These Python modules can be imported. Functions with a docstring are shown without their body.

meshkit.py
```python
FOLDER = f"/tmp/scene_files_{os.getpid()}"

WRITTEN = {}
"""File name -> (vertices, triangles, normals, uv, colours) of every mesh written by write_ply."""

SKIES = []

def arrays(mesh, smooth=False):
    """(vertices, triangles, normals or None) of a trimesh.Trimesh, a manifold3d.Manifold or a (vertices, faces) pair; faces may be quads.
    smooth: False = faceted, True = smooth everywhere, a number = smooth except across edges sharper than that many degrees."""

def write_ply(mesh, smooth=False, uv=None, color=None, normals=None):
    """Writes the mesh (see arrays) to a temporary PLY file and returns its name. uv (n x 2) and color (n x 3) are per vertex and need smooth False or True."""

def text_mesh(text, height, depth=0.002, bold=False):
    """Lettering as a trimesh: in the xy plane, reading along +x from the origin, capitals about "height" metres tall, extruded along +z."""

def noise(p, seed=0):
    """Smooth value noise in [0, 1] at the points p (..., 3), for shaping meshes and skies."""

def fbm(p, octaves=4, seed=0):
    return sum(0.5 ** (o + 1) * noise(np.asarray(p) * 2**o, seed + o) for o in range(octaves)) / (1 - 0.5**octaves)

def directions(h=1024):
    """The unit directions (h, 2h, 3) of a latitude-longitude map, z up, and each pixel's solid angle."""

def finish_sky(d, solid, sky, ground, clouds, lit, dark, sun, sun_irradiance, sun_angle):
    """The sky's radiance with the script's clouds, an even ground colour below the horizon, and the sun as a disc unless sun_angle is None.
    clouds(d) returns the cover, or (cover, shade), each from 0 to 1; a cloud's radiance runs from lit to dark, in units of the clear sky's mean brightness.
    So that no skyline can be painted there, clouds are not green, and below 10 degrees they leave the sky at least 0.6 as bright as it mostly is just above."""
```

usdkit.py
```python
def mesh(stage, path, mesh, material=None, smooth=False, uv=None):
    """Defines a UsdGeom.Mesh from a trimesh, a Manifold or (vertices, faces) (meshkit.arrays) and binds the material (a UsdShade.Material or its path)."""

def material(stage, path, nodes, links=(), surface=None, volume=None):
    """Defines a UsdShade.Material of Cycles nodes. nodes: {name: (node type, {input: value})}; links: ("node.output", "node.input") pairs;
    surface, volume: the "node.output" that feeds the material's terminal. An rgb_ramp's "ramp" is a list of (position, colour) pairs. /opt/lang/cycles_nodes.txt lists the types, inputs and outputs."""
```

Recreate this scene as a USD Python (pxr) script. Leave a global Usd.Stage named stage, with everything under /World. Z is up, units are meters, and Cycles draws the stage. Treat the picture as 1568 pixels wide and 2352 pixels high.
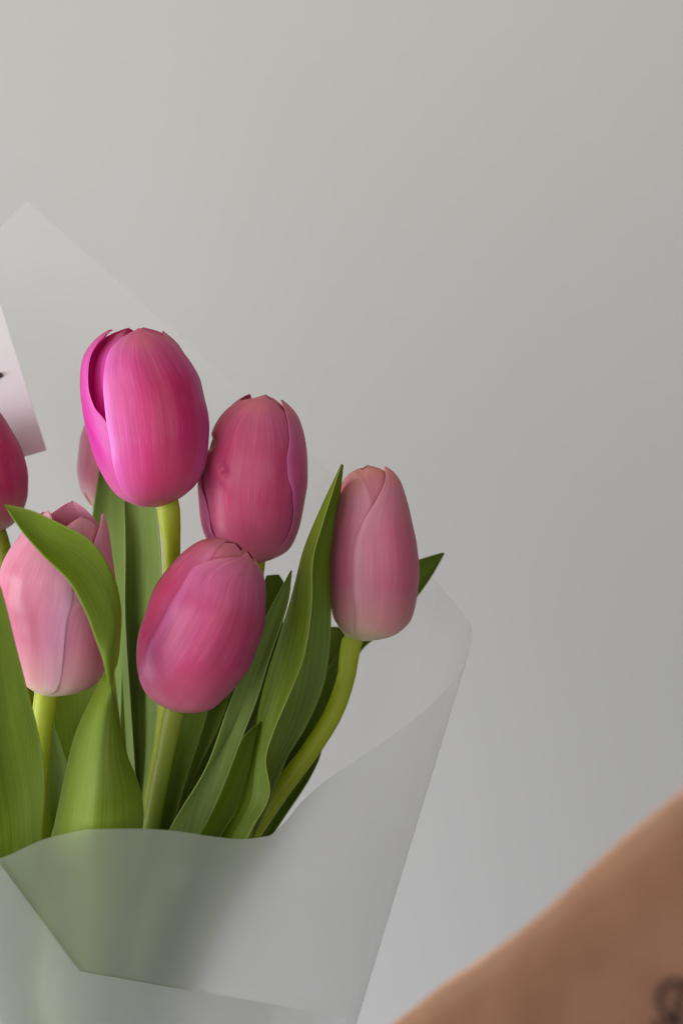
import math, random
import numpy as np, trimesh, manifold3d, usdkit
from meshkit import noise, fbm
from scipy.interpolate import PchipInterpolator, LinearNDInterpolator
from pxr import Usd, UsdGeom, UsdLux, UsdShade, Gf, Sdf

random.seed(7); np.random.seed(7)
stage = Usd.Stage.CreateInMemory()
UsdGeom.SetStageUpAxis(stage, UsdGeom.Tokens.z); UsdGeom.SetStageMetersPerUnit(stage, 1.0)
UsdGeom.Xform.Define(stage, '/World'); UsdGeom.Scope.Define(stage, '/World/Looks')

# ---------------------------------------------------------------- camera (85 mm, upright 24 x 36 frame)
D0, ZC, FOC = 0.90, 1.25, 85.0
cam = UsdGeom.Camera.Define(stage, '/World/camera')
cam.AddTranslateOp().Set(Gf.Vec3d(0, -D0, ZC)); cam.AddRotateXYZOp().Set(Gf.Vec3f(90, 0, 0))
cam.CreateHorizontalApertureAttr(24.0); cam.CreateVerticalApertureAttr(24.0 * 1024 / 682); cam.CreateFocalLengthAttr(FOC)
cam.CreateClippingRangeAttr(Gf.Vec2f(0.02, 50)); cam.CreateFStopAttr(6.5); cam.CreateFocusDistanceAttr(D0 - 0.018)
cam.CreateExposureAttr(0.05)

# ---------------------------------------------------------------- lamps: window on the left, warm ceiling lamp, a second window further forward, weak room bounce
def rect(name, pos, target, w, h, inten, color):
    l = UsdLux.RectLight.Define(stage, '/World/' + name)
    l.CreateWidthAttr(w); l.CreateHeightAttr(h); l.CreateIntensityAttr(inten); l.CreateColorAttr(Gf.Vec3f(*color))
    m = Gf.Matrix4d(); m.SetLookAt(Gf.Vec3d(*pos), Gf.Vec3d(*target), Gf.Vec3d(0, 0, 1) if abs(pos[2] - target[2]) < 1.2 else Gf.Vec3d(0, 1, 0))
    l.AddTransformOp().Set(m.GetInverse())
    return l
rect('window_light', (-2.0, -0.36, 0.82), (0, 0.0, 0.75), 1.3, 1.3, 11.0, (0.89, 0.94, 1.0))
rect('ceiling_light', (-0.15, -0.10, 2.35), (0.0, 0.35, 1.3), 1.0, 0.8, 1.9, (1.0, 0.66, 0.04))
rect('front_window_light', (-0.95, -1.05, 1.12), (0.1, 0.2, 0.72), 1.3, 1.1, 3.8, (0.96, 0.965, 1.0))
rect('fill_light', (0.75, -1.7, 0.90), (0.2, 0.2, 0.85), 1.8, 1.3, 2.9, (0.90, 0.93, 1.0))

# ---------------------------------------------------------------- helpers
S = 24.0 / FOC * D0 / 1568.0           # metres for one traced unit (1568 across the frame) at the bouquet's distance
def P(x, y, d=0.0):
    """point of the place: x, y traced units, d millimetres behind the bouquet's middle"""
    x, y, d = np.broadcast_arrays(np.asarray(x, float), np.asarray(y, float), np.asarray(d, float) / 1000.0)
    k = S * (D0 + d) / D0
    return np.stack([(x - 784) * k, d, ZC - (y - 1176) * k], -1)
used = {}
def numbered(path):
    n = used.get(path, 0); used[path] = n + 1
    return path if n == 0 else '%s_%03d' % (path, n)
def tag(prim, label=None, cat=None, group=None, kind=None):
    for k, v in (('label', label), ('category', cat), ('group', group), ('kind', kind)):
        if v: prim.SetCustomDataByKey(k, v)
    return prim
def thing(name, label, cat, loc, group=None):
    x = UsdGeom.Xform.Define(stage, numbered('/World/' + name))
    x.AddTranslateOp().Set(Gf.Vec3d(*map(float, loc)))
    tag(x.GetPrim(), label, cat, group)
    x.loc = np.asarray(loc, float)
    return x
def part(parent, name, mesh, mat, label=None, smooth=True, uv=None):
    v, f = mesh
    p = usdkit.mesh(stage, numbered(str(parent.GetPath()) + '/' + name), (np.asarray(v) - parent.loc, f), mat, smooth=smooth, uv=uv)
    if label: tag(p.GetPrim(), label)
    p.loc = parent.loc
    return p
def top(name, mesh, mat, label=None, cat=None, kind=None, smooth=True, uv=None):
    p = usdkit.mesh(stage, numbered('/World/' + name), mesh, mat, smooth=smooth, uv=uv)
    tag(p.GetPrim(), label, cat, None, kind); return p
def grid_faces(n, m, off=0, flip=False):
    i, j = np.meshgrid(np.arange(n - 1), np.arange(m - 1), indexing='ij')
    a = off + i * m + j
    q = np.stack([a, a + 1, a + m + 1, a + m], -1).reshape(-1, 4)
    if flip: q = q[:, ::-1]
    return np.vstack([q[:, [0, 1, 2]], q[:, [0, 2, 3]]])
def shell(G, th, uvg=None, flip=False):
    """closed sheet of thickness th (scalar or n x m) whose front face is the grid of points G (n x m x 3); the rim is rounded"""
    n, m = G.shape[:2]
    du = np.gradient(G, axis=1); dv = np.gradient(G, axis=0)
    N = np.cross(du, dv); N /= np.maximum(np.linalg.norm(N, axis=-1, keepdims=True), 1e-12)
    th = np.broadcast_to(np.asarray(th, float), (n, m))[..., None]
    A, B = G + N * th * .5, G - N * th * .5
    v = np.vstack([A.reshape(-1, 3), B.reshape(-1, 3)])
    f = [grid_faces(n, m), grid_faces(n, m, n * m, True)]
    rim = np.concatenate([np.arange(m), np.arange(1, n) * m + m - 1, (n - 1) * m + np.arange(m - 2, -1, -1), np.arange(n - 2, 0, -1) * m])
    r2 = np.roll(rim, -1)
    f.append(np.stack([rim, rim + n * m, r2 + n * m], 1)); f.append(np.stack([rim, r2 + n * m, r2], 1))
    f = np.vstack(f)
    if uvg is None:
        uvg = np.stack(np.meshgrid(np.linspace(0, 1, n), np.linspace(0, 1, m), indexing='ij')[::-1], -1)
    uv = np.vstack([uvg.reshape(-1, 2)] * 2)
    return (v, f), uv
def curve(pts, n, closed=False):
    """smooth curve through the points, n samples evenly along it"""
    pts = np.asarray(pts, float)
    s = np.r_[0, np.cumsum(np.linalg.norm(np.diff(pts, axis=0), axis=1))]; s /= s[-1]
    from scipy.interpolate import Akima1DInterpolator, CubicSpline
    c = PchipInterpolator(s, pts) if len(pts) > 2 else (lambda t: pts[0] + (pts[1] - pts[0]) * np.asarray(t)[:, None])
    if len(pts) > 2:
        m = np.gradient(pts, s, axis=0); from scipy.interpolate import CubicHermiteSpline
        c = CubicHermiteSpline(s, pts, m)
    return c(np.linspace(0, 1, n))
def tube(path, rad, k=20, cap=True):
    """round tube along the points (n x 3) with radii rad"""
    n = len(path); rad = np.broadcast_to(rad, n)
    t = np.gradient(path, axis=0); t /= np.linalg.norm(t, axis=1, keepdims=True)
    ref = np.array([0, 1, 0.]); a = np.linspace(0, 2 * np.pi, k + 1)
    e1 = np.cross(t, ref); e1 /= np.linalg.norm(e1, axis=1, keepdims=True); e2 = np.cross(e1, t)
    G = path[:, None] + rad[:, None, None] * (np.cos(a)[None, :, None] * e1[:, None] - np.sin(a)[None, :, None] * e2[:, None])
    v = G.reshape(-1, 3); f = grid_faces(n, k + 1)
    uv = np.stack(np.meshgrid(np.linspace(0, 1, n), np.linspace(0, 1, k + 1), indexing='ij')[::-1], -1).reshape(-1, 2)
    v = np.vstack([v, path[0], path[-1]]); uv = np.vstack([uv, [[.5, 0], [.5, 1]]]); o = n * (k + 1)
    j = np.arange(k)
    f = np.vstack([f, np.stack([np.full(k, o), j + 1, j], 1), np.stack([np.full(k, o + 1), o - k - 1 + j, o - k - 1 + j + 1], 1)])
    return (v, f), uv

# ---------------------------------------------------------------- materials
def mat(name, nodes, links, surface):
    return usdkit.material(stage, '/World/Looks/' + name, nodes, links, surface=surface)
def petal_material(name, body, edge, base, tip=None, trans=.42, streak=.34, rough=.34):
    tip = tip or edge
    return mat(name, {
        'uv': ('texture_coordinate', {}), 'sep': ('separate_xyz', {}),
        'm1': ('mapping', {'scale': (80, 3.2, 1)}), 'n1': ('noise_texture', {'scale': 1.0, 'detail': 4, 'roughness': .6}),
        'm2': ('mapping', {'scale': (11, 1.1, 1), 'location': (3.1, 1.7, 0)}), 'n2': ('noise_texture', {'scale': 1.0, 'detail': 3, 'distortion': .4}),
        'uu': ('math', {'math_type': 'multiply_add', 'value2': 2.0, 'value3': -1.0}), 'ua': ('math', {'math_type': 'absolute'}),
        'wob': ('math', {'math_type': 'multiply_add', 'value2': .5, 'value3': -.25}), 'ue': ('math', {'math_type': 'add'}),
        're': ('rgb_ramp', {'ramp': [(0, (0, 0, 0)), (.40, (.08, .08, .08)), (.78, (.6, .6, .6)), (1, (1, 1, 1))]}),
        'rt': ('rgb_ramp', {'ramp': [(0, (0, 0, 0)), (.62, (0, 0, 0)), (.93, (.75, .75, .75)), (1, (1, 1, 1))]}),
        'vw': ('math', {'math_type': 'multiply_add', 'value2': .16, 'value3': -.08}), 'vv': ('math', {'math_type': 'add'}),
        'rb': ('rgb_ramp', {'ramp': [(0, (1, 1, 1)), (.05, (.85, .85, .85)), (.17, (.28, .28, .28)), (.36, (0, 0, 0)), (1, (0, 0, 0))]}),
        'c1': ('mix_color', {'a': body, 'b': edge}), 'c2': ('mix_color', {'b': tip}),
        'sr': ('rgb_ramp', {'ramp': [(0, (1 - streak * 1.4,) * 3), (.42, (1 - streak * .25,) * 3), (.6, (1.0,) * 3), (.85, (1 + streak * .8,) * 3), (1, (1 + streak,) * 3)]}),
        'c3': ('mix_color', {'blend_type': 'multiply', 'fac': 1.0, 'use_clamp': False}), 'c4': ('mix_color', {'b': base}),
        'sb': ('rgb_ramp', {'ramp': [(0, (.86,) * 3), (.38, (.96,) * 3), (.55, (1.0,) * 3), (.72, (1.08,) * 3), (1, (1.12,) * 3)]}), 'c5': ('mix_color', {'blend_type': 'multiply', 'fac': 1.0, 'use_clamp': False}),
        'm3': ('mapping', {'scale': (120, 7, 1), 'location': (5.2, .7, 0)}), 'n3': ('noise_texture', {'scale': 1.0, 'detail': 2}),
        'rs': ('rgb_ramp', {'ramp': [(0, (0, 0, 0)), (.60, (0, 0, 0)), (.78, (.20, .20, .20)), (1, (.26, .26, .26))]}), 'c6': ('mix_color', {'b': tuple(min(1, .45 * x + .42) for x in edge)}),
        'rm': ('rgb_ramp', {'ramp': [(0, (.34,) * 3), (.06, (.20,) * 3), (.22, (0, 0, 0)), (1, (0, 0, 0))]}), 'mm': ('math', {'math_type': 'multiply'}), 'c7': ('mix_color', {'b': (.78, .26, .36)}),
        'ps': ('principled_bsdf', {'roughness': rough, 'specular_ior_level': .42, 'sheen_weight': .02, 'sheen_roughness': .45, 'sheen_tint': (1, .75, .95)}),
        'g': ('gamma', {'gamma': .85}), 'tr': ('translucent_bsdf', {}), 'mx': ('mix_closure', {'fac': trans}),
        'bp': ('bump', {'strength': .22, 'distance': .0005}),
    }, [('uv.UV', 'm1.vector'), ('uv.UV', 'm2.vector'), ('uv.UV', 'sep.vector'), ('m1.vector', 'n1.vector'), ('m2.vector', 'n2.vector'),
        ('sep.x', 'uu.value1'), ('uu.value', 'ua.value1'), ('n2.fac', 'wob.value1'), ('ua.value', 'ue.value1'), ('wob.value', 'ue.value2'), ('ue.value', 're.fac'),
        ('n1.fac', 'vw.value1'), ('sep.y', 'vv.value1'), ('vw.value', 'vv.value2'), ('vv.value', 'rb.fac'), ('vv.value', 'rt.fac'),
        ('re.color', 'c1.fac'), ('c1.result', 'c2.a'), ('rt.color', 'c2.fac'), ('n1.fac', 'sr.fac'), ('c2.result', 'c7.a'), ('ua.value', 'rm.fac'), ('rm.color', 'mm.value1'), ('sep.y', 'mm.value2'), ('mm.value', 'c7.fac'), ('c7.result', 'c5.a'), ('n2.fac', 'sb.fac'), ('sb.color', 'c5.b'), ('c5.result', 'c6.a'), ('uv.UV', 'm3.vector'), ('m3.vector', 'n3.vector'), ('n3.fac', 'rs.fac'), ('rs.color', 'c6.fac'), ('c6.result', 'c3.a'), ('sr.color', 'c3.b'),
        ('c3.result', 'c4.a'), ('rb.color', 'c4.fac'), ('c4.result', 'ps.base_color'), ('c4.result', 'g.color'), ('g.color', 'tr.color'),
        ('n1.fac', 'bp.height'), ('bp.normal', 'ps.normal'),
        ('ps.BSDF', 'mx.closure1'), ('tr.BSDF', 'mx.closure2')], 'mx.closure')
def leaf_material(name, body, vein, edge, trans=.36, rough=.40):
    return mat(name, {
        'uv': ('texture_coordinate', {}), 'sep': ('separate_xyz', {}),
        'm1': ('mapping', {'scale': (54, .9, 1)}), 'n1': ('noise_texture', {'scale': 1.0, 'detail': 4, 'roughness': .65}),
        'm2': ('mapping', {'scale': (3.0, 5.0, 1)}), 'n2': ('noise_texture', {'scale': 1.0, 'detail': 4}),
        'sr': ('rgb_ramp', {'ramp': [(0, body), (.38, body), (.62, vein), (1, vein)]}),
        'vr': ('rgb_ramp', {'ramp': [(0, (.72,) * 3), (.5, (1,) * 3), (1, (1.28,) * 3)]}),
        'c3': ('mix_color', {'blend_type': 'multiply', 'fac': 1.0, 'use_clamp': False}),
        'uu': ('math', {'math_type': 'multiply_add', 'value2': 2.0, 'value3': -1.0}), 'ua': ('math', {'math_type': 'absolute'}),
        're': ('rgb_ramp', {'ramp': [(0, (0, 0, 0)), (.965, (0, 0, 0)), (.99, (.6, .6, .6)), (1, (.8, .8, .8))]}),
        'c4': ('mix_color', {'b': edge}),
        'ps': ('principled_bsdf', {'roughness': rough, 'specular_ior_level': .34}), 'tr': ('translucent_bsdf', {}),
        'tc': ('mix_color', {'blend_type': 'multiply', 'fac': 1.0, 'b': (1.5, 1.5, .5), 'use_clamp': False}), 'mx': ('mix_closure', {'fac': trans}),
        'bp': ('bump', {'strength': .7, 'distance': .0007}),
    }, [('uv.UV', 'm1.vector'), ('uv.UV', 'm2.vector'), ('uv.UV', 'sep.vector'), ('m1.vector', 'n1.vector'), ('m2.vector', 'n2.vector'),
        ('n1.fac', 'sr.fac'), ('n2.fac', 'vr.fac'), ('sr.color', 'c3.a'), ('vr.color', 'c3.b'), ('sep.x', 'uu.value1'), ('uu.value', 'ua.value1'), ('ua.value', 're.fac'),
        ('c3.result', 'c4.a'), ('re.color', 'c4.fac'), ('c4.result', 'ps.base_color'), ('c4.result', 'tc.a'), ('tc.result', 'tr.color'),
        ('n1.fac', 'bp.height'), ('bp.normal', 'ps.normal'), ('ps.BSDF', 'mx.closure1'), ('tr.BSDF', 'mx.closure2')], 'mx.closure')
def stem_material(name, low, high):
    return mat(name, {
        'uv': ('texture_coordinate', {}), 'sep': ('separate_xyz', {}), 'm1': ('mapping', {'scale': (24, 4, 1)}), 'n1': ('noise_texture', {'scale': 1.0, 'detail': 3}),
        'r': ('rgb_ramp', {'ramp': [(0, low), (.55, low), (1, high)]}), 'vr': ('rgb_ramp', {'ramp': [(0, (.8,) * 3), (1, (1.2,) * 3)]}),
        'c': ('mix_color', {'blend_type': 'multiply', 'fac': 1.0, 'use_clamp': False}),
        'ps': ('principled_bsdf', {'roughness': .5, 'specular_ior_level': .25, 'subsurface_weight': .35, 'subsurface_radius': (1, 1, .3), 'subsurface_scale': .002})},
        [('uv.UV', 'sep.vector'), ('uv.UV', 'm1.vector'), ('m1.vector', 'n1.vector'), ('sep.y', 'r.fac'), ('n1.fac', 'vr.fac'), ('r.color', 'c.a'), ('vr.color', 'c.b'), ('c.result', 'ps.base_color')], 'ps.BSDF')

M_WALL = mat('wall_paint', {'tc': ('texture_coordinate', {}), 'n': ('noise_texture', {'scale': 420.0, 'detail': 3}), 'n2': ('noise_texture', {'scale': 3.0, 'detail': 2}),
    'r': ('rgb_ramp', {'ramp': [(0, (.415, .413, .412)), (1, (.44, .438, .437))]}), 'b': ('bump', {'strength': .08, 'distance': .0006}),
    'p': ('principled_bsdf', {'roughness': .75})},
    [('tc.object', 'n.vector'), ('tc.object', 'n2.vector'), ('n2.fac', 'r.fac'), ('r.color', 'p.base_color'), ('n.fac', 'b.height'), ('b.normal', 'p.normal')], 'p.BSDF')
def frosted(name, milk, rough):
    return mat(name, {
        'tc': ('texture_coordinate', {}), 'n': ('noise_texture', {'scale': 7.0, 'detail': 3, 'distortion': 1.0}), 'b': ('bump', {'strength': .12, 'distance': .004}),
        'tl': ('translucent_bsdf', {'color': (.93, .93, .92)}), 'df': ('diffuse_bsdf', {'color': (.90, .90, .90)}),
        'rf': ('principled_bsdf', {'base_color': (1, 1, 1), 'thin_wall': True, 'transmission_weight': 1.0, 'roughness': rough, 'ior': 1.15, 'specular_ior_level': .4}),
        'a': ('mix_closure', {'fac': .40}), 'm': ('mix_closure', {'fac': milk})},
        [('tc.object', 'n.vector'), ('n.fac', 'b.height'), ('b.normal', 'df.normal'), ('tl.BSDF', 'a.closure1'), ('df.BSDF', 'a.closure2'), ('rf.BSDF', 'm.closure1'), ('a.closure', 'm.closure2')], 'm.closure')
M_FILM = frosted('frosted_film', .23, .42)
M_CARD = mat('card_paper', {'tc': ('texture_coordinate', {}), 's': ('separate_xyz', {}), 'mr': ('map_range', {'from_min': 0.0, 'from_max': 1.0, 'to_min': 0, 'to_max': 1, 'clamp': True}),
    'r': ('rgb_ramp', {'ramp': [(0, (.56, .44, .52)), (.22, (.56, .48, .53)), (.6, (.54, .51, .52)), (1, (.54, .53, .53))]}),
    'n': ('noise_texture', {'scale': 900.0, 'detail': 2}), 'b': ('bump', {'strength': .15, 'distance': .0003}), 'p': ('principled_bsdf', {'roughness': .55})},
    [('tc.UV', 's.vector'), ('s.y', 'r.fac'), ('tc.object', 'n.vector'), ('n.fac', 'b.height'), ('b.normal', 'p.normal'), ('r.color', 'p.base_color')], 'p.BSDF')
M_INK = mat('black_ink', {'p': ('principled_bsdf', {'base_color': (.012, .012, .014), 'roughness': .5})}, [], 'p.BSDF')
M_SKIN = mat('skin', {'tc': ('texture_coordinate', {}), 'n': ('noise_texture', {'scale': 30.0, 'detail': 4, 'roughness': .6}), 'n3': ('noise_texture', {'scale': 900.0, 'detail': 3}),
    'r': ('rgb_ramp', {'ramp': [(0, (.054, .021, .011)), (.45, (.098, .042, .022)), (1, (.155, .074, .042))]}), 'b': ('bump', {'strength': .2, 'distance': .0006}),
    'p': ('principled_bsdf', {'roughness': .6, 'specular_ior_level': .04, 'sheen_weight': .7, 'sheen_roughness': .45, 'sheen_tint': (1.0, .62, .42), 'subsurface_weight': .1, 'subsurface_radius': (1, .5, .35), 'subsurface_scale': .004, 'subsurface_method': 'random_walk'})},
    [('tc.object', 'n.vector'), ('tc.object', 'n3.vector'), ('n.fac', 'r.fac'), ('r.color', 'p.base_color'), ('n3.fac', 'b.height'), ('b.normal', 'p.normal')], 'p.BSDF')
M_TATTOO = mat('tattoo_ink', {'p': ('principled_bsdf', {'base_color': (.016, .012, .012), 'roughness': .9, 'specular_ior_level': .05})}, [], 'p.BSDF')

P_MAG = petal_material('petal_magenta', (.76, .042, .195), (.78, .16, .55), (.76, .17, .26), tip=(.80, .24, .58))
P_INNER = petal_material('petal_inside', (.86, .07, .50), (.84, .13, .58), (.80, .50, .44), tip=(.82, .2, .55), trans=.58)
P_ROSE = petal_material('petal_rose', (.72, .080, .215), (.77, .18, .44), (.76, .28, .33), tip=(.78, .28, .50))
P_PALE = petal_material('petal_pale', (.80, .21, .315), (.83, .36, .46), (.86, .78, .50), tip=(.82, .42, .50), streak=.22)
P_BLUSH = petal_material('petal_blush', (.78, .225, .335), (.86, .46, .62), (.86, .76, .52), tip=(.85, .44, .58), streak=.24)
P_DEEP = petal_material('petal_deep', (.50, .035, .11), (.58, .10, .27), (.70, .5, .40), tip=(.58, .12, .30))
L_A = leaf_material('leaf_green', (0.147, 0.227, 0.009), (0.209, 0.286, 0.022), (.30, .36, .07))
L_B = leaf_material('leaf_bluish', (0.181, 0.270, 0.039), (0.259, 0.344, 0.080), (.30, .36, .10), rough=.36)
L_C = leaf_material('leaf_dark', (0.136, 0.210, 0.006), (0.190, 0.273, 0.013), (.22, .28, .05))
L_D = leaf_material('leaf_bright', (0.171, 0.252, 0.008), (0.220, 0.303, 0.020), (.34, .40, .07), trans=.42)
ST_Y = stem_material('stem_yellow', (.23, .29, .008), (.27, .31, .016))
ST_G = stem_material('stem_green', (.098, .135, .009), (.16, .19, .018))

# ---------------------------------------------------------------- the setting: a plain painted wall
wy, ww, wh = 0.42, 2.6, 2.6
wb = trimesh.creation.box((ww, .10, wh)); wb.apply_translation((0.3, wy + .05, 1.3))
top('wall', wb, M_WALL, 'plain matt light grey painted wall behind the tulips', 'wall', 'structure', smooth=False)

# ---------------------------------------------------------------- tulips
def body(rows, d0, d1, n=200):
    """flower body: rows (x, y, r) from base to tip; d0, d1 depth of base and tip -> centres, frames, radii as functions of t"""
    R = np.asarray(rows, float)
    s = np.r_[0, np.cumsum(np.hypot(np.diff(R[:, 0]), np.diff(R[:, 1])))]
    arc = s / s[-1]
    # parameter: mix of arc length along the wall, so that the round bottom has enough rows
    w = np.r_[0, np.cumsum(np.sqrt(np.diff(s) ** 2 + (np.diff(R[:, 2])) ** 2))]; t = w / w[-1]
    d = d0 + (d1 - d0) * arc
    C = P(R[:, 0], R[:, 1], d); r = R[:, 2] * S * (D0 + d / 1000) / D0
    fC, fr = PchipInterpolator(t, C), PchipInterpolator(t, r)
    # one smooth axis: low-order fit of the centres
    ax = np.polyfit(t, C, 2)
    def frame(tt):
        T = 2 * ax[0] * np.asarray(tt)[..., None] + ax[1]; T = T / np.linalg.norm(T, axis=-1, keepdims=True)
        front = np.array([0, -1, 0.]); E2 = front - (T @ front)[..., None] * T; E2 /= np.linalg.norm(E2, axis=-1, keepdims=True)
        E1 = np.cross(T, E2); E1 *= -1
        E1 = np.where((E1[..., :1] < 0), -E1, E1)
        return T, E1, E2
    return fC, fr, frame
def petal(B, phi, W, off=0.0, t0=0.0, t1=1.0, peak=.5, blunt=2.4, curl=0.0, tilt=0.0, dents=(), nib=.45, tip=.05, seed=0, flare=0.0, edges=None, crease=.5, wav=.25, n=72, m=41, th=.0006, scoop=0.0):
    """one petal wrapped on the body B: centred at angle phi (deg, 0 faces the camera, + to the right), half width W (deg at the widest),
    off: mm outside the body, tilt: mm by which its right margin stands out more than its left, curl: mm by which the margins roll outward, flare: mm the tip leans out"""
    fC, fr, frame = B
    v = np.linspace(0, 1, n) ** .9; u = np.linspace(-1, 1, m)
    V, U = np.meshgrid(v, u, indexing='ij')
    if edges is not None:
        E = np.asarray(edges, float); aL = PchipInterpolator(E[:, 0], E[:, 1])(v); aR = PchipInterpolator(E[:, 0], E[:, 2])(v)
        ang = (aL[:, None] + aR[:, None]) / 2 + (aR - aL)[:, None] / 2 * U
        V2 = V
    else:
        # physical half width: obovate blade with a blunt tip
        prof = np.where(v < peak, .55 + .45 * np.sin(np.clip(v / peak, 0, 1) * np.pi / 2), np.clip(1 - np.clip((v - peak) / (1 - peak), 0, 1) ** blunt, 0, 1) ** .5)
        prof = np.maximum(prof, tip * (1 - v) + .02)
        rmax = float(np.max(fr(np.linspace(0, 1, 100))))
        r_loc = np.maximum(fr(t0 + (t1 - t0) * v), rmax * .32)
        half = np.radians(W) * prof * np.where(v < .3, 1, np.clip(rmax / r_loc, 1, 1.35))
        ang = np.radians(phi) + half[:, None] * U
        V2 = V
    if edges is not None: ang = np.radians(ang)
    t = t0 + (t1 - t0) * V2
    t = np.clip(t, 0, 1)
    C, (T, E1, E2) = fC(t), frame(t)
    r = fr(t)
    p = np.stack([U * 2.2 + seed * 9.1, V * 3.0, np.full_like(U, seed * 3.3)], -1)
    nz = (noise(p, seed) - .5) + .5 * (noise(p * np.array([2.3, 2.5, 1]), seed + 5) - .5)
    pe = np.stack([np.full_like(U, seed * 1.7) + np.sign(U) * 3, V * 9.0, np.zeros_like(U)], -1)
    ez = (noise(pe, seed + 11) - .5) * np.abs(U) ** 5
    ramp = np.clip(V / .14, 0, 1); ramp = ramp * ramp * (3 - 2 * ramp)
    o = off * ramp + tilt * U * ramp * .5 + curl * np.abs(U) ** 4 * ramp + flare * np.clip((V - .72) / .28, 0, 1) ** 2 + nz * wav * 1.6 * ramp + ez * wav * 3.0 * ramp
    o = o - crease * np.exp(-(U / .07) ** 2) * np.sin(np.pi * np.clip(V, 0, 1)) * .5 + scoop * (1 - U ** 2) * ramp
    for (v0, u0, sv, su, rot, amp) in dents:
        a_, b_ = V - v0, (U - u0) * .5
        x_, y_ = a_ * math.cos(rot) + b_ * math.sin(rot), -a_ * math.sin(rot) + b_ * math.cos(rot)
        o = o - amp * np.exp(-(x_ / sv) ** 2 - (y_ / su) ** 2)
    o = o + .018 * np.sin(U * 46 + 3 * nz) * np.sin(np.pi * V)
    rr = np.maximum(r + o / 1000.0, .0004)
    G = C + rr[..., None] * (np.sin(ang)[..., None] * E1 + np.cos(ang)[..., None] * E2)
    lift = np.clip((V - .90) / .10, 0, 1) ** 2 * (1 - .8 * U ** 2) + .6 * np.clip((V - .7) / .3, 0, 1) ** 2 * (noise(np.stack([U * 5 + seed * 3.7, V * 2, U * 0], -1), seed + 3) - .5) * np.abs(U)
    G = G + T * (nib / 1000 * lift)[..., None]
    thk = th * (1 - .55 * np.abs(U) ** 6) * np.clip(1.15 - .6 * V ** 4, .3, 1)
    return shell(G, thk)
def tulip(label, rows, d, petals, material, group=None):
    B = body(rows, *d)
    base = B[0](0.0)
    x = thing('tulip', label, 'tulip', base, group)
    x.B = B
    for k, q in enumerate(petals):
        q = dict(q); nm = q.pop('name', 'petal'); mm = q.pop('mat', material); lb = q.pop('label', None)
        (v, f), uv = petal(B, seed=q.pop('seed', k + 1), **q)
        part(x, nm, (v, f), mm, lb, uv=uv)
    return x
def gather(x, y):
    """stems and leaves draw together towards the neck of the wrap"""
    w = np.clip((np.asarray(y, float) - 1880) / 900, 0, 1); return x - 72 * w * (2 - w)
def stem(x, pts, material, r=4.0, n=60, k=22, name='stem'):
    """pts (x, y, d) or (x, y, d, radius mm), from the flower down"""
    pts = [tuple(p) + ((r,) if len(p) == 3 else ()) for p in pts]
    a = np.array(pts); c = curve(np.c_[P(gather(a[:, 0], a[:, 1]), a[:, 1], a[:, 2]), a[:, 3] / 1000], n)[::-1]
    (v, f), uv = tube(c[:, :3], c[:, 3], k)
    return part(x, name, (v, f), material, uv=uv)
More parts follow.
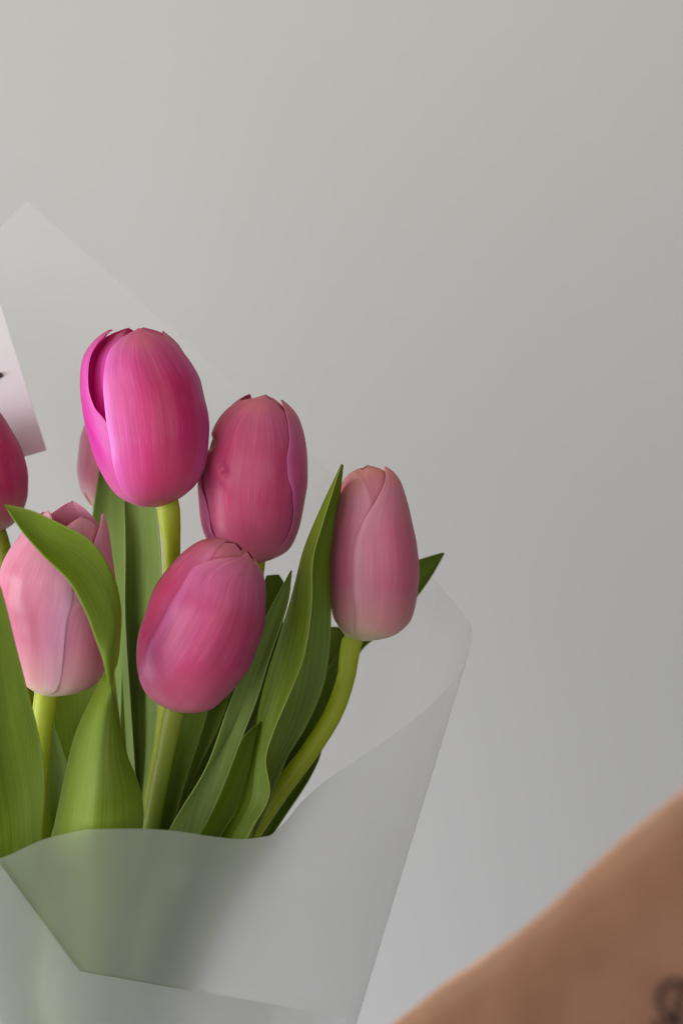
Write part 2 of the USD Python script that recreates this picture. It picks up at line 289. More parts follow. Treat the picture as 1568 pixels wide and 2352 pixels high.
def leaf(x, rows, material, n=90, m=25, th=.0009, wav=.35, seed=1, label=None, ripple=0.0):
    """rows from tip to base: (xA, yA, dA, xK, yK, dK, xB, yB, dB): one margin, keel, other margin"""
    a = np.asarray(rows, float)
    A, K, Bm = [P(gather(a[:, i], a[:, i + 1]), a[:, i + 1], a[:, i + 2]) for i in (0, 3, 6)]
    c = curve(np.c_[A, K, Bm], n); A, K, Bm = c[:, None, :3], c[:, None, 3:6], c[:, None, 6:]
    u = np.linspace(0, 1, m)[None, :, None]
    Q = 2 * K - .5 * (A + Bm)                              # quadratic curve through A, K, B
    G = A * (1 - u) ** 2 + Q * 2 * u * (1 - u) + Bm * u * u
    G2 = np.where(u < .5, A + (K - A) * 2 * u, K + (Bm - K) * (2 * u - 1))
    G = G * .75 + G2 * .25
    v = np.linspace(0, 1, n)[:, None]
    du = np.gradient(G, axis=1); dv = np.gradient(G, axis=0); N = np.cross(du, dv); N /= np.maximum(np.linalg.norm(N, axis=-1, keepdims=True), 1e-12)
    U, V = np.broadcast_arrays(u[..., 0], v)
    p = np.stack([U * 2 + seed * 5.3, V * 4.5, np.zeros_like(U)], -1)
    h = (noise(p, seed) - .5) * wav * 3 + ripple * np.sin(V * 19 + seed + U * 2) * np.abs(2 * U - 1) ** 2 + .05 * np.sin(U * 60) 
    fade = np.clip(np.minimum(V / .12, 1), 0, 1)
    G = G + N * (h * fade / 1000)[..., None]
    thk = th * (1 - .5 * np.abs(2 * U - 1) ** 8) * np.clip(.45 + V * 4, 0, 1) * (1 + .5 * np.exp(-((2 * U - 1) / .15) ** 2))
    (vv, f), uv = shell(G, thk)
    return part(x, 'leaf', (vv, f), material, label, uv=uv)
def rows2(L, R, cup, d, tilt=0.0):
    """leaf rows from left outline L and right outline R [(x, y)...]: cup mm the keel lies behind the margins, d depth per row, tilt mm right margin further back"""
    n = max(len(L), len(R)); L, R = curve(L, n) if len(L) != n else np.array(L, float), curve(R, n) if len(R) != n else np.array(R, float)
    d = np.interp(np.linspace(0, 1, n), np.linspace(0, 1, np.size(d)), np.atleast_1d(d)); cup = np.interp(np.linspace(0, 1, n), np.linspace(0, 1, np.size(cup)), np.atleast_1d(cup))
    tilt = np.interp(np.linspace(0, 1, n), np.linspace(0, 1, np.size(tilt)), np.atleast_1d(tilt))
    return np.c_[L, d - tilt / 2, (L + R) / 2, d + cup, R, d + tilt / 2]

# T1: the tall magenta one
T1 = tulip('large deep magenta tulip, the tallest bloom, gaping open on its left', [(383, 1155, 22), (380, 1142, 60), (366, 1108, 99), (351, 1050, 122), (341, 1000, 131), (331, 950, 134), (321, 900, 132), (312, 850, 125), (306, 806, 108), (306, 780, 86), (308, 764, 62), (311, 755, 36)], (0, -6), [
    dict(phi=150, W=62, off=-1.2, t1=.98, seed=11, mat=P_INNER), dict(phi=-140, W=60, off=-1.5, t1=1.0, seed=12, mat=P_INNER), dict(phi=35, W=60, off=-1.6, t1=1.0, seed=13, flare=1.5, mat=P_INNER),
    dict(phi=100, W=66, off=-.2, t1=.93, tilt=.8, seed=14), dict(phi=-62, W=44, off=-5.0, t1=.965, seed=17, mat=P_INNER, blunt=3.2),
    dict(edges=[(0, -150, -50), (.15, -150, -20), (.35, -150, -18), (.55, -150, -40), (.6, -148, -50), (.7, -146, -57), (.84, -135, -58), (.93, -120, -58), (1, -92, -74)], phi=0, W=0, off=-.2, t1=.985, seed=15, mat=P_INNER, crease=.2, flare=1.6, scoop=.5),
    dict(edges=[(0, -60, 60), (.12, -52, 68), (.25, -42, 78), (.45, -34, 84), (.6, -31, 84), (.72, -29, 76), (.84, -24, 64), (.93, -12, 46), (.98, 2, 28), (1, 8, 18)], phi=0, W=0, off=1.2, t1=.985, seed=16, crease=.35, curl=.5, scoop=.8),
], P_MAG)
stem(T1, [(383, 1135, 0, 3.9), (388, 1180, 0, 4.3), (393, 1240, 2, 3.45), (394, 1330, 6, 3.45), (396, 1480, 14, 3.8), (378, 1700, 18, 4), (345, 1950, 20, 4), (335, 2400, 15, 4), (365, 3000, 0, 4), (372, 3420, 0, 4)], ST_Y)
# T2: rose, right of it
T2 = tulip('rose pink tulip with a small dent, second tallest, right of the magenta bloom', [(588, 1290, 22), (585, 1278, 55), (580, 1250, 82), (577, 1200, 101), (578, 1150, 108), (580, 1100, 113), (584, 1050, 110), (590, 1000, 100), (597, 955, 82), (602, 928, 60), (605, 909, 28)], (14, 8), [
    dict(phi=170, W=62, off=-1.2, seed=21), dict(phi=-110, W=62, off=-1.0, seed=22, t1=.97), dict(phi=62, W=58, off=-1.4, seed=23, t1=.99),
    dict(phi=-112, W=52, off=1.9, seed=24, t1=.60, peak=.5, blunt=2.0, curl=-.3),
    dict(edges=[(0, -70, 75), (.12, -78, 78), (.3, -84, 80), (.5, -86, 80), (.68, -82, 78), (.82, -72, 66), (.92, -50, 48), (.97, -20, 30), (1, -4, 14)], phi=0, W=0, off=.5, t1=1.0, seed=26, crease=.4, scoop=.6, dents=[(.565, -.36, .011, .045, .7, 2.0), (.55, -.46, .05, .08, .5, -.8), (.665, -.95, .03, .12, 0, 3.2)]),
    dict(edges=[(0, 20, 170), (.15, 48, 150), (.3, 58, 150), (.45, 52, 150), (.56, 43, 150), (.66, 40, 150), (.76, 45, 148), (.88, 46, 130), (.95, 50, 110), (1, 62, 84)], phi=0, W=0, off=1.4, t1=.985, seed=25, scoop=.5, curl=.45, wav=.4),
], P_ROSE)
stem(T2, [(588, 1275, 14, 3.8), (570, 1400, 12), (520, 1560, 14), (430, 1640, 14), (392, 1750, 16), (352, 1950, 18), (345, 2400, 12), (372, 3000, 6), (378, 3430, 4)], ST_Y)
# T3: pale, on the right
T3 = tulip('pale dusty pink tulip on a bent yellow green stem, rightmost bloom', [(815, 1464, 22), (826, 1452, 46), (838, 1430, 72), (848, 1400, 88), (852, 1350, 95), (854, 1300, 97), (853, 1250, 93), (850, 1200, 85), (848, 1150, 75), (846, 1110, 63), (843, 1085, 46), (841, 1073, 16)], (12, 3), [
    dict(phi=170, W=62, off=-1.0, seed=31), dict(phi=-60, W=60, off=-1.2, seed=32, t1=.99, blunt=3.6), dict(phi=12, W=62, off=-.7, seed=33, t1=1.0, blunt=4.0),
    dict(phi=-150, W=62, off=.2, seed=34, t1=.95),
    dict(edges=[(0, -110, 10), (.15, -115, 0), (.35, -125, -5), (.6, -125, -5), (.78, -115, 5), (.9, -100, -4), (1, -70, -35)], phi=0, W=0, off=-.3, t1=.96, seed=35, scoop=.8),
    dict(edges=[(0, -12, 100), (.12, -14, 105), (.25, -19, 115), (.45, -24, 120), (.6, -23, 115), (.72, -12, 105), (.85, 14, 90), (.95, 40, 75), (1, 55, 68)], phi=0, W=0, off=1.0, t1=.955, seed=36, crease=.25, scoop=.9, curl=.4),
], P_PALE)
stem(T3, [(822, 1448, 12, 3.4), (806, 1480, 12, 3.9), (798, 1540, 12, 3.5), (770, 1630, 10, 3.5), (716, 1720, 8, 3.5), (648, 1810, 6, 3.6), (585, 1905, 4, 4), (500, 2120, 2, 4), (420, 2500, 0, 4), (385, 3000, -2, 4), (384, 3430, -4, 4)], ST_Y)
# T4: lower centre, tilted right
T4 = tulip('raspberry pink tulip tilted to the right, low in the middle of the bunch', [(412, 1630, 22), (412, 1614, 62), (414, 1583, 90), (425, 1540, 112), (447, 1480, 127), (471, 1410, 127), (495, 1350, 113), (517, 1300, 91), (531, 1268, 64), (541, 1250, 20)], (-30, -37), [
    dict(phi=180, W=60, off=-.9, seed=41, t1=1.0), dict(phi=-4, W=60, off=-.8, seed=42, t1=1.0, blunt=3.8), dict(phi=70, W=62, off=-1.3, seed=43, t1=.985, blunt=3.6),
    dict(phi=120, W=66, off=.2, seed=44, t1=.96),
    dict(edges=[(0, -150, -50), (.15, -150, -40), (.35, -150, -25), (.6, -150, -18), (.78, -140, -20), (.88, -125, -26), (.95, -105, -36), (1, -80, -62)], phi=0, W=0, off=-.3, t1=1.0, seed=45, scoop=.7),
    dict(edges=[(0, -75, 60), (.1, -66, 80), (.25, -55, 98), (.4, -44, 108), (.55, -36, 110), (.68, -33, 110), (.78, -33, 104), (.84, -24, 94), (.89, -9, 84), (.94, 14, 72), (.97, 30, 62), (1, 42, 52)], phi=0, W=0, off=1.1, t1=.975, seed=46, crease=.45, scoop=.8, curl=.5),
], P_ROSE)
stem(T4, [(412, 1600, -29, 4.2), (397, 1650, -26, 3.9), (382, 1720, -24, 3.4), (363, 1810, -20, 3.3), (349, 1900, -16, 3.3), (332, 2050, -12, 4), (325, 2350, -10, 4), (352, 3000, -8, 4), (360, 3430, -8, 4)], ST_G)
# T5: blush, lower left
T5 = tulip('blush pink tulip with a pointed crown, half hidden behind a twisted leaf', [(110, 1592, 22), (124, 1580, 54), (136, 1560, 82), (143, 1520, 100), (144, 1470, 113), (141, 1420, 123), (137, 1370, 130), (136, 1320, 127), (141, 1270, 114), (149, 1228, 95), (155, 1195, 74), (157, 1160, 46)], (-28, -40), [
    dict(phi=175, W=60, off=-.6, seed=51, t1=1.0), dict(phi=-60, W=58, off=-1.2, seed=52, t1=.965), dict(phi=40, W=58, off=-1.4, seed=53, t1=.945),
    dict(phi=-120, W=64, off=.2, seed=54, t1=.93),
    dict(edges=[(0, -30, 150), (.15, -25, 150), (.35, -20, 150), (.55, -5, 150), (.72, 42, 140), (.86, 48, 120), (1, 78, 92)], phi=0, W=0, off=.0, t1=.955, seed=55, flare=3.2),
    dict(edges=[(0, -85, 2), (.15, -98, 5), (.35, -102, 8), (.5, -102, 12), (.65, -98, 20), (.78, -90, 22), (.9, -72, 4), (.96, -55, -16), (1, -44, -30)], phi=0, W=0, off=.7, t1=.91, seed=56, crease=.3, scoop=.7, curl=.1),
], P_BLUSH)
stem(T5, [(112, 1572, -28, 4.0), (104, 1610, -28, 4.4), (98, 1660, -27, 4), (88, 1750, -26, 4), (95, 1950, -22, 4), (200, 2400, -16, 4), (330, 3000, -12, 4), (345, 3430, -12, 4)], ST_Y)
# T6: cut by the left border
T6 = tulip('dark red pink tulip cut off by the left border of the picture', [(-16, 1225, 20), (-19, 1213, 48), (-27, 1190, 76), (-36, 1150, 96), (-43, 1100, 102), (-51, 1050, 97), (-59, 1000, 81), (-65, 955, 60), (-69, 925, 38)], (20, 14), [
    dict(phi=180, W=60, off=-1, seed=61), dict(phi=-60, W=60, off=-1.2, seed=62), dict(phi=60, W=60, off=-1.4, seed=63),
    dict(phi=-110, W=66, off=.2, seed=64, t1=.97), dict(phi=130, W=66, off=.6, seed=65, t1=.97), dict(phi=12, W=66, off=1.2, seed=66, t1=.98)], P_DEEP)
stem(T6, [(-14, 1205, 20, 3.8), (2, 1260, 18), (18, 1340, 14), (40, 1500, 8), (75, 1750, 2), (150, 2200, 0), (325, 3000, 0), (338, 3430, 0)], ST_G)
# T7: behind, out of focus
T7 = tulip('faint blurred pale pink tulip far back, mostly hidden by the magenta bloom', [(236, 1172, 15), (238, 1158, 32), (240, 1122, 54), (244, 1070, 64), (248, 1020, 63), (251, 975, 52), (253, 940, 34)], (52, 52), [
    dict(phi=180, W=60, off=-1, seed=71), dict(phi=-60, W=60, off=-1, seed=72), dict(phi=60, W=60, off=-1, seed=73),
    dict(phi=-110, W=66, off=.2, seed=74, t1=.97), dict(phi=125, W=66, off=.4, seed=75, t1=.97), dict(phi=5, W=64, off=1.0, seed=76, t1=.98)], P_BLUSH)
stem(T7, [(236, 1160, 52, 3.6), (246, 1300, 48), (262, 1600, 40), (290, 2200, 24), (355, 3000, 12), (362, 3430, 12)], ST_G)

# leaves: each grows from the stem of one tulip
# big near leaf at the left border (T5)
leaf(T5, rows2([(-70, 1180), (-74, 1350), (-70, 1500), (-62, 1650), (-48, 1800), (-30, 1950), (40, 2300), (250, 2800)], [(-60, 1190), (0, 1345), (36, 1480), (62, 1580), (90, 1690), (103, 1800), (106, 1950), (140, 2300), (330, 2800)], [1, 5, 7, 7, 6], [-66, -62, -58, -52, -48, -40, -20], [0, 8, 8, 6, 4]), L_A, seed=3, label='broad upright leaf on the left border')
# twisted leaf, upper blade + lower blade in one sheet (T5)
leaf(T5, [
    (10, 1160, -66, 11, 1162, -66, 12, 1158, -66), (52, 1222, -66, 62, 1198, -63, 75, 1174, -66), (100, 1276, -67, 120, 1245, -62, 140, 1204, -66), (160, 1336, -67, 190, 1290, -61, 205, 1240, -64),
    (195, 1400, -66, 235, 1350, -60, 250, 1300, -60), (218, 1460, -65, 256, 1420, -60, 274, 1385, -54), (236, 1520, -63, 254, 1490, -62, 274, 1462, -50), (246, 1562, -60, 256, 1545, -60, 264, 1530, -48),
    (262, 1605, -54, 250, 1590, -58, 236, 1556, -48), (276, 1670, -53, 238, 1640, -59, 208, 1608, -48), (290, 1730, -53, 225, 1730, -60, 172, 1690, -46), (318, 1800, -50, 220, 1810, -60, 150, 1780, -44), (330, 1880, -46, 215, 1900, -58, 128, 1890, -42),
    (322, 1980, -42, 220, 2000, -52, 118, 1990, -38), (320, 2300, -28, 250, 2320, -36, 180, 2300, -26), (345, 2800, -14, 335, 2800, -20, 320, 2800, -14)], L_D, n=130, seed=4, wav=.25, label='twisted leaf whose bright tip curls across a tulip')
# tall leaves behind, under the tall bloom (T1)
leaf(T1, rows2([(292, 1050), (284, 1130), (286, 1250), (282, 1400), (279, 1560), (272, 1720), (262, 1950), (290, 2400), (355, 2900)], [(330, 1050), (352, 1130), (368, 1250), (370, 1400), (366, 1560), (360, 1720), (345, 1950), (345, 2400), (372, 2900)], [4, 8, 9, 8, 5], [24, 22, 22, 24, 20, 8], [-8, -16, -16, -10, 4]), L_B, seed=5, label='tall pale green leaf')
leaf(T7, rows2([(232, 1050), (222, 1120), (212, 1190), (208, 1260), (212, 1400), (222, 1600), (240, 1900), (290, 2400), (350, 2900)], [(262, 1040), (282, 1100), (288, 1190), (290, 1260), (290, 1400), (300, 1600), (315, 1900), (335, 2400), (366, 2900)], [4, 8, 8, 6], [34, 34, 34, 32, 26, 10], [-4, -14, -12, 4]), L_B, seed=6, label='dark green leaf with a bluish lit edge')
# right side: tall folded leaf (T3): margin A, keel, margin B
leaf(T3, [
    (784, 1066, -16, 785, 1066, -15, 788, 1068, -12), (764, 1130, -18, 738, 1170, -10, 781, 1140, 0), (738, 1212, -20, 700, 1265, -9, 772, 1215, 2), (719, 1282, -22, 676, 1360, -8, 758, 1300, 4), (715, 1400, -24, 645, 1460, -6, 760, 1392, 6),
    (696, 1515, -24, 618, 1545, -4, 757, 1490, 6), (660, 1605, -24, 600, 1620, -2, 741, 1580, 6), (625, 1690, -22, 588, 1700, 0, 700, 1675, 6), (610, 1750, -20, 570, 1780, 0, 660, 1740, 4), (620, 1822, -18, 540, 1840, 0, 640, 1790, 2), (585, 1900, -16, 508, 1915, 2, 610, 1860, 0),
    (500, 2120, -12, 430, 2150, 4, 540, 2100, 2), (430, 2450, -8, 385, 2450, 2, 445, 2440, 2), (390, 2900, -4, 376, 2900, 0, 395, 2900, 2)], L_A, n=130, m=33, seed=7, wav=.2, label='tall folded leaf left of the rightmost bloom')
# pointed leaf in front of it (T4)
leaf(T4, rows2([(668, 1310), (640, 1368), (598, 1440), (565, 1550), (512, 1640), (470, 1770), (392, 1910), (350, 2100), (335, 2450), (348, 2900)], [(670, 1312), (664, 1370), (650, 1420), (622, 1500), (592, 1600), (556, 1690), (510, 1810), (462, 1930), (420, 2120), (372, 2450), (362, 2900)], [1, 4, 5, 5, 3], [-14, -20, -26, -28, -28, -18, -8], [2, 8, 10, 8, 4]), L_B, seed=8, label='pointed leaf leaning right')
# blunt leaf behind (T2)
leaf(T2, rows2([(612, 1322), (603, 1350), (594, 1450), (590, 1560), (540, 1700), (470, 1900), (410, 2300), (372, 2900)], [(640, 1320), (652, 1338), (650, 1420), (640, 1560), (600, 1700), (530, 1900), (440, 2300), (384, 2900)], [2, 5, 5, 3], [22, 24, 22, 20, 10], 4), L_B, seed=9, label='blunt leaf peeping out behind')
# mid dark leaf (T2)
leaf(T2, rows2([(596, 1660), (560, 1690), (530, 1760), (500, 1840), (468, 1915), (420, 2100), (375, 2500), (368, 2900)], [(604, 1658), (602, 1700), (586, 1770), (552, 1850), (516, 1920), (470, 2100), (400, 2500), (380, 2900)], [1, 4, 4, 2], [-10, -10, -8, -4, 0], 6), L_D, seed=10)
# leaf behind the right bloom (T3)
leaf(T3, rows2([(1018, 1269), (985, 1278), (950, 1292), (890, 1352), (810, 1450), (740, 1560), (660, 1700), (560, 1900), (430, 2400), (386, 2900)], [(1020, 1272), (992, 1322), (944, 1388), (890, 1446), (832, 1492), (790, 1580), (720, 1720), (610, 1920), (450, 2400), (396, 2900)], [1, 4, 5, 4, 2], [34, 34, 34, 32, 26, 14, 6], [2, 6, 6, 2]), L_C, seed=12, label='leaf whose tip shows right of the bloom')
# low right leaf under the bent stem (T3)
leaf(T3, rows2([(738, 1694), (700, 1720), (660, 1800), (600, 1900), (520, 2080), (430, 2450), (390, 2900)], [(741, 1696), (738, 1725), (716, 1780), (640, 1908), (570, 2060), (460, 2450), (402, 2900)], [1, 5, 5, 3], [20, 20, 18, 14, 6], 6), L_D, seed=13, label='short leaf under the bent stem')
# dark leaves deep in the bunch
leaf(T6, rows2([(96, 1560), (96, 1640), (104, 1740), (112, 1850), (130, 1980), (200, 2400), (330, 2900)], [(236, 1480), (252, 1600), (250, 1740), (240, 1850), (230, 1980), (260, 2400), (345, 2900)], [3, 6, 5, 3], [6, 8, 8, 6, 2], 5), L_D, seed=14)
leaf(T6, rows2([(94, 1600), (96, 1720), (98, 1830), (120, 1960), (180, 2300), (318, 2900)], [(100, 1600), (150, 1740), (168, 1830), (160, 1960), (210, 2300), (332, 2900)], [2, 4, 3], [-6, -4, -4, -4, 0], 4), L_B, seed=15)
leaf(T1, rows2([(452, 1560), (405, 1680), (372, 1790), (352, 1910), (340, 2150), (352, 2900)], [(540, 1560), (500, 1680), (445, 1790), (410, 1910), (390, 2150), (366, 2900)], [3, 6, 5, 3], [12, 10, 8, 6, 4], 6), L_C, seed=16)
leaf(T1, rows2([(300, 1420), (300, 1560), (300, 1700), (308, 1850), (315, 2000), (330, 2400), (352, 2900)], [(420, 1420), (410, 1560), (390, 1700), (380, 1850), (360, 2000), (355, 2400), (366, 2900)], [3, 6, 5], [34, 34, 30, 24, 16, 8], 5), L_C, seed=17)
leaf(T2, rows2([(640, 1440), (600, 1560), (560, 1680), (500, 1820), (450, 1960), (400, 2300), (374, 2900)], [(800, 1440), (770, 1540), (720, 1650), (640, 1800), (560, 1960), (440, 2300), (388, 2900)], [4, 7, 6, 3], [30, 30, 28, 24, 18, 10], 5), L_C, seed=18)
leaf(T4, rows2([(500, 1480), (470, 1600), (430, 1740), (395, 1880), (370, 2000), (370, 2400), (374, 2900)], [(640, 1480), (640, 1600), (600, 1740), (560, 1880), (510, 2000), (430, 2400), (390, 2900)], [3, 7, 6, 3], [24, 22, 20, 16, 12, 6], 4), L_C, seed=20)
leaf(T2, rows2([(420, 1540), (400, 1660), (378, 1780), (362, 1900), (350, 2100), (366, 2900)], [(500, 1540), (470, 1660), (432, 1780), (402, 1900), (380, 2100), (378, 2900)], [2, 5, 4, 3], [2, 2, 2, 2, 2], 4), L_A, seed=21)
leaf(T7, rows2([(170, 1560), (180, 1700), (200, 1850), (230, 2000), (280, 2400), (345, 2900)], [(330, 1560), (340, 1700), (350, 1850), (350, 2000), (340, 2400), (360, 2900)], [4, 7, 5], [46, 40, 34, 28, 16, 8], 5), L_C, seed=19)

# ---------------------------------------------------------------- the wrap of frosted film round the bunch
wrap = thing('flower_wrap', 'frosted translucent film wrapped like a cone round the tulip stems', 'wrapping', P(300, 3000, 0))
NU, NV = 340, 150
rim = [(-330, 2060, -30), (-150, 2000, -50), (0, 1972, -60), (110, 1926, -63), (220, 1905, -64), (310, 1904, -64), (390, 1908, -63), (480, 1921, -61), (560, 1928, -58), (615, 1921, -54), (650, 1893, -50), (690, 1845, -46), (740, 1800, -42), (820, 1744, -36), (900, 1690, -29), (980, 1628, -20), (1040, 1565, -10), (1070, 1515, -1), (1084, 1470, 8), (1083, 1440, 15),
       (1064, 1408, 26), (1010, 1345, 42), (900, 1232, 58), (740, 1062, 72), (500, 848, 84), (280, 655, 90), (62, 460, 92), (-60, 580, 88), (-300, 800, 60), (-420, 1200, 20)]
rim = np.array(rim, float); rimP = P(rim[:, 0], rim[:, 1], rim[:, 2])
seg = np.r_[0, np.cumsum(np.linalg.norm(np.diff(rimP, axis=0), axis=1))]; seg /= seg[-1]
tt = np.linspace(0, 1, NU)
from scipy.interpolate import CubicHermiteSpline
nf = int(NU * .62)
tt = np.r_[np.linspace(0, seg[20], nf, endpoint=False), np.interp(np.linspace(0, 1, NU - nf), np.linspace(0, 1, len(rim) - 20), seg[20:])]
TOP = np.where(tt[:, None] < seg[20], PchipInterpolator(seg, rimP)(tt), np.stack([np.interp(tt, seg, rimP[:, k]) for k in range(3)], -1))
# neck: an oval gathered at hand height; angle as seen from its centre
nc = P(300, 3000, 0); ang = PchipInterpolator(seg, np.interp(np.arange(len(rim)), [0, 4, 19, 26, 29], [-2.75, -1.80, 0.0, 1.75, 2.75]))(tt)
NECK = nc + np.stack([.0525 * np.cos(ang), .042 * np.sin(ang), 0 * ang], -1)
vv = np.linspace(0, 1, NV)[:, None, None]
FILM = NECK[None] * (1 - vv) + TOP[None] * vv
bulge = np.sin(np.pi * vv[..., 0]) * .004
pn = np.stack([np.broadcast_to(tt[None] * 9, (NV, NU)), np.broadcast_to(vv[..., 0] * 3, (NV, NU)), np.zeros((NV, NU))], -1)
FILM = FILM + np.array([0, -1, 0]) * ((fbm(pn, 3, 4) - .5) * .006 * np.sin(np.pi * vv[..., 0]))[..., None]
kx = (FILM[..., 1] + D0) / D0 * S
DX, DY = FILM[..., 0] / kx + 784, (ZC - FILM[..., 2]) / kx + 1176
nfront = int(np.searchsorted(tt, seg[19]))
for (x0, y0, x1, y1, wd, am) in [(1005, 2040, 965, 2110, 9, .9), (965, 2110, 905, 2165, 9, .7), (745, 2160, 900, 2185, 14, .5), (440, 2020, 640, 2075, 30, .9), (640, 2075, 700, 2010, 24, .7), (860, 1790, 800, 2000, 40, 1.1)]:
    L2 = (x1 - x0) ** 2 + (y1 - y0) ** 2
    q = np.clip(((DX - x0) * (x1 - x0) + (DY - y0) * (y1 - y0)) / L2, 0, 1)
    dist = np.hypot(DX - x0 - q * (x1 - x0), DY - y0 - q * (y1 - y0))
    FILM[:, :nfront, 1] -= (am / 1000 * np.exp(-(dist / wd) ** 2))[:, :nfront]
# below the neck the film flares again a little
SK = 14; sk = np.linspace(1, 0, SK)[:, None, None][:-1]
pl = 1 + .22 * np.sin(ang * 9)[None, :, None] * sk
FLARE = nc + (NECK - nc)[None] * (1 + .55 * sk) * pl + np.array([0, 0, -.075]) * sk
def sheet(G): return (G.reshape(-1, 3), grid_faces(*G.shape[:2]))
part(wrap, 'film_sheet', sheet(np.concatenate([FLARE, FILM])), M_FILM)
# overlapping layers in front, laid on the sheet
kx = (FILM[..., 1] + D0) / D0 * S
DX, DY = FILM[..., 0] / kx + 784, (ZC - FILM[..., 2]) / kx + 1176
half = int(NU * np.interp(19, np.arange(len(rim)), seg)) - 1
front = LinearNDInterpolator(np.c_[DX[:, :half].ravel(), DY[:, :half].ravel()], FILM[:, :half, 1].ravel() * 1000)
def overlay(topline, botline, rows, cols, lift):
    a, b = curve(topline, cols)[None], curve(botline, cols)[None]
    w = np.linspace(0, 1, rows)[:, None, None]; q = a * (1 - w) + b * w
    d = front(q[..., 0], q[..., 1])
    for i in range(len(d)):
        r_ = d[i]; ok = ~np.isnan(r_)
        if ok.any() and not ok.all(): d[i] = np.interp(np.arange(len(r_)), np.where(ok)[0], r_[ok])
    d = np.where(np.isnan(d), np.nanmean(d), d)
    return sheet(P(q[..., 0], q[..., 1], d - lift))
part(wrap, 'film_fold', overlay([(-120, 2178), (0, 2200), (183, 2232), (370, 2265), (600, 2303), (795, 2340)], [(110, 2850), (160, 2862), (230, 2875), (330, 2885), (450, 2890), (640, 2890)], 40, 80, 2.2), M_FILM)
part(wrap, 'film_flap', overlay([(-190, 2010), (-100, 1996), (-6, 1978)], [(-120, 2176), (0, 2199), (182, 2231)], 40, 40, 1.6), M_FILM)

# ---------------------------------------------------------------- the card at the left
c0, c1, c2 = P(107, 1034, 36), P(-16, 645, 46), P(-120, 1100, 36)
c3 = c1 + (c2 - c0)
card = thing('gift_card', 'blush tinted paper card behind the tulips at the left border', 'card', c0)
n_ = 12
gu, gv = np.meshgrid(np.linspace(0, 1, n_), np.linspace(0, 1, n_))
CG = c0 + (c2 - c0) * gu[..., None] + (c1 - c0) * gv[..., None]
(v_, f_), uv_ = shell(CG, .0005, np.stack([gu, gv], -1))
part(card, 'paper', (v_, f_), M_CARD, smooth=False, uv=uv_)
nrm = np.cross(c2 - c0, c1 - c0); nrm /= np.linalg.norm(nrm); nrm *= -np.sign(nrm[1]) * 1
def on_card(a): 
    a = np.asarray(a, float); base = P(a[:, 0], a[:, 1], 36)
    k = ((c0 - np.array([0, -D0, ZC])) @ nrm) / ((base - np.array([0, -D0, ZC])) @ nrm)
    return np.array([0, -D0, ZC]) + (base - np.array([0, -D0, ZC])) * k[:, None] + nrm * .0004
ink = curve(on_card([(-58, 868), (-46, 846), (-34, 850), (-36, 872), (-20, 884), (-10, 866), (0, 863), (5, 860)]), 40)
(v_, f_), uv_ = tube(ink, np.interp(np.linspace(0, 1, 40), [0, .8, 1], [.0006, .0009, .0011]), 8)
part(card, 'lettering', (v_, f_), M_INK)

# ---------------------------------------------------------------- the arm that reaches in from the right, its hand round the wrap's neck below the picture
def hull_chain(js):
    out = []
    for (a, ra), (b, rb) in zip(js[:-1], js[1:]):
        s1 = manifold3d.Manifold.sphere(ra, 28).translate(list(map(float, a))); s2 = manifold3d.Manifold.sphere(rb, 28).translate(list(map(float, b)))
        out.append(manifold3d.Manifold.batch_hull([s1, s2]))
    return out
def J(x, y, d, r): return (P(x, y, d), r / 1000.0)
bones = []
edge = np.array([(1900, 1560, -285), (1720, 1690, -275), (1568, 1800, -262), (1492, 1860, -256), (1425, 1922, -250), (1357, 1990, -245), (1290, 2060, -239), (1222, 2117, -232), (1132, 2181, -221), (1041, 2241, -210), (974, 2290, -201), (902, 2344, -191), (770, 2440, -173), (640, 2530, -150)], float)
rad = np.array([46, 47, 46, 45.5, 44.5, 43, 41.5, 40, 38.5, 36.5, 35, 33, 30, 28.0])
edge[:, 1] = .65 * edge[:, 1] + .35 * np.polyval(np.polyfit(edge[:, 0], edge[:, 1], 2), edge[:, 0])
E = P(edge[:, 0], edge[:, 1], edge[:, 2]); tg = np.gradient(E, axis=0); tg /= np.linalg.norm(tg, axis=1, keepdims=True)
down = np.array([0, 0, -1.0]); dn = down - (tg @ down)[:, None] * tg
view = (E - np.array([0, -D0, ZC])); view /= np.linalg.norm(view, axis=1, keepdims=True)
dn = np.cross(view, tg); dn *= -np.sign(dn[:, 2:3]); dn /= np.linalg.norm(dn, axis=1, keepdims=True)
ctr = E + dn * rad[:, None] / 1000
arm_j = [(c, r / 1000) for c, r in zip(ctr, rad)]
bones += hull_chain(arm_j)
wr = ctr[-1]
palm_a, palm_b = P(520, 2760, -100), P(500, 2900, -82)
bones += hull_chain([(wr, .028), ((wr + palm_a) / 2, .026), (palm_a, .025)])
bones += hull_chain([(palm_a, .024), (palm_b, .022)]) + hull_chain([(palm_a, .022), (P(430, 2880, -84), .018)])
arm_el = ctr[0]
bones += hull_chain([(arm_el, .046), (arm_el + np.array([.10, -.05, -.05]), .050), (arm_el + np.array([.20, -.10, -.06]), .054)])
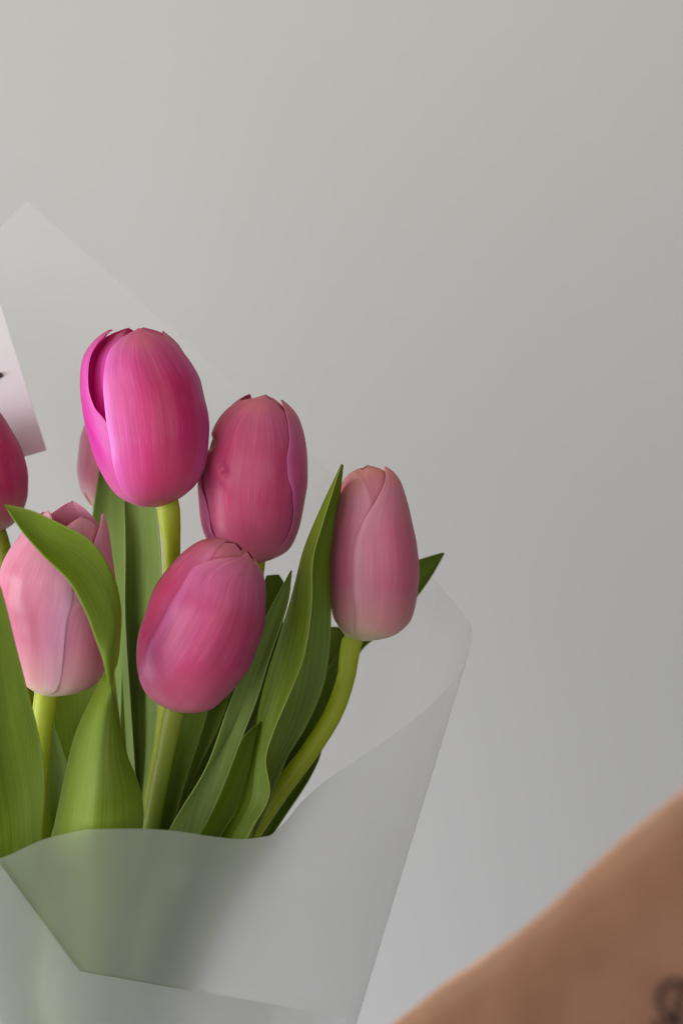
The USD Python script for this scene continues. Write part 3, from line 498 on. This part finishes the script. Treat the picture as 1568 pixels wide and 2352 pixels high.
# fingers curl round the neck of the wrap: four from the front to the far left side, thumb to the right and back
for k, (yy, rr_, ln) in enumerate([(2820, 9.0, 1.0), (2905, 9.2, 1.06), (2990, 8.8, 1.0), (3070, 8.0, .85)]):
    z0 = P(300, yy, 0)
    pts = []
    for t_ in np.linspace(0, 1, 6):
        a_ = -1.05 - 1.9 * t_ * ln
        pts.append((np.array([z0[0], 0, z0[2] - .006 * t_]) + np.array([(.066 + .002 * (1 - t_)) * math.cos(a_), (.056 + .004 * (1 - t_)) * math.sin(a_), 0]), (rr_ - 1.6 * t_) / 1000))
    bones += hull_chain([(palm_b + (pts[0][0] - palm_b) * .3, .013)] + pts)
z0 = P(300, 2850, 0); pts = []
for t_ in np.linspace(0, 1, 5):
    a_ = -.75 + 1.5 * t_
    pts.append((np.array([z0[0], 0, z0[2] + .012 * t_]) + np.array([.072 * math.cos(a_), .062 * math.sin(a_), 0]), (11.5 - 2.5 * t_) / 1000))
bones += hull_chain([(palm_a, .016)] + pts)
arm = manifold3d.Manifold.batch_boolean(bones, manifold3d.OpType.Add).refine_to_length(.004)
am = arm.to_mesh(); arm_t = trimesh.Trimesh(am.vert_properties[:, :3], am.tri_verts, process=True)
trimesh.smoothing.filter_taubin(arm_t, lamb=.5, nu=.51, iterations=30)
q = arm_t.vertices; arm_t.vertices = q + arm_t.vertex_normals * ((fbm(q * 28, 3, 3) - .5) * .0018)[:, None] * np.clip((q[:, 0] - P(640, 0, 0)[0]) / .04, 0, 1)[:, None]
person = thing('person', 'bare tattooed forearm of a person reaching in, blurred, at lower right', 'person', P(1300, 2300, -220))
part(person, 'arm', (arm_t.vertices, arm_t.faces), M_SKIN)
# tattoo strokes lie on the skin
strokes = [[(1530, 2262), (1516, 2280), (1514, 2306), (1524, 2322), (1536, 2338), (1538, 2362)], [(1530, 2264), (1548, 2256), (1568, 2262), (1590, 2256)], [(1545, 2290), (1560, 2300), (1562, 2320), (1552, 2332), (1560, 2352), (1580, 2362)], [(1512, 2344), (1508, 2362), (1520, 2392)], [(1560, 2268), (1590, 2290), (1610, 2330)]]
cam_o = np.array([0, -D0, ZC]); tv, tf, o_ = [], [], 0
for st in strokes:
    c_ = curve(st, 26)
    rays = P(c_[:, 0], c_[:, 1], -300) - cam_o; rays /= np.linalg.norm(rays, axis=1, keepdims=True)
    loc, ri, _ = arm_t.ray.intersects_location(np.repeat(cam_o[None], len(rays), 0), rays, multiple_hits=False)
    loc = loc[np.argsort(ri)]
    if len(loc) < 4: continue
    from scipy.ndimage import gaussian_filter1d
    loc = gaussian_filter1d(loc, 1.0, axis=0)
    (v_, f_), _ = tube(loc, .0010, 8); tv.append(v_); tf.append(f_ + o_); o_ += len(v_)
if tv: part(person, 'tattoo', (np.vstack(tv), np.vstack(tf)), M_TATTOO, 'black ink tattoo')
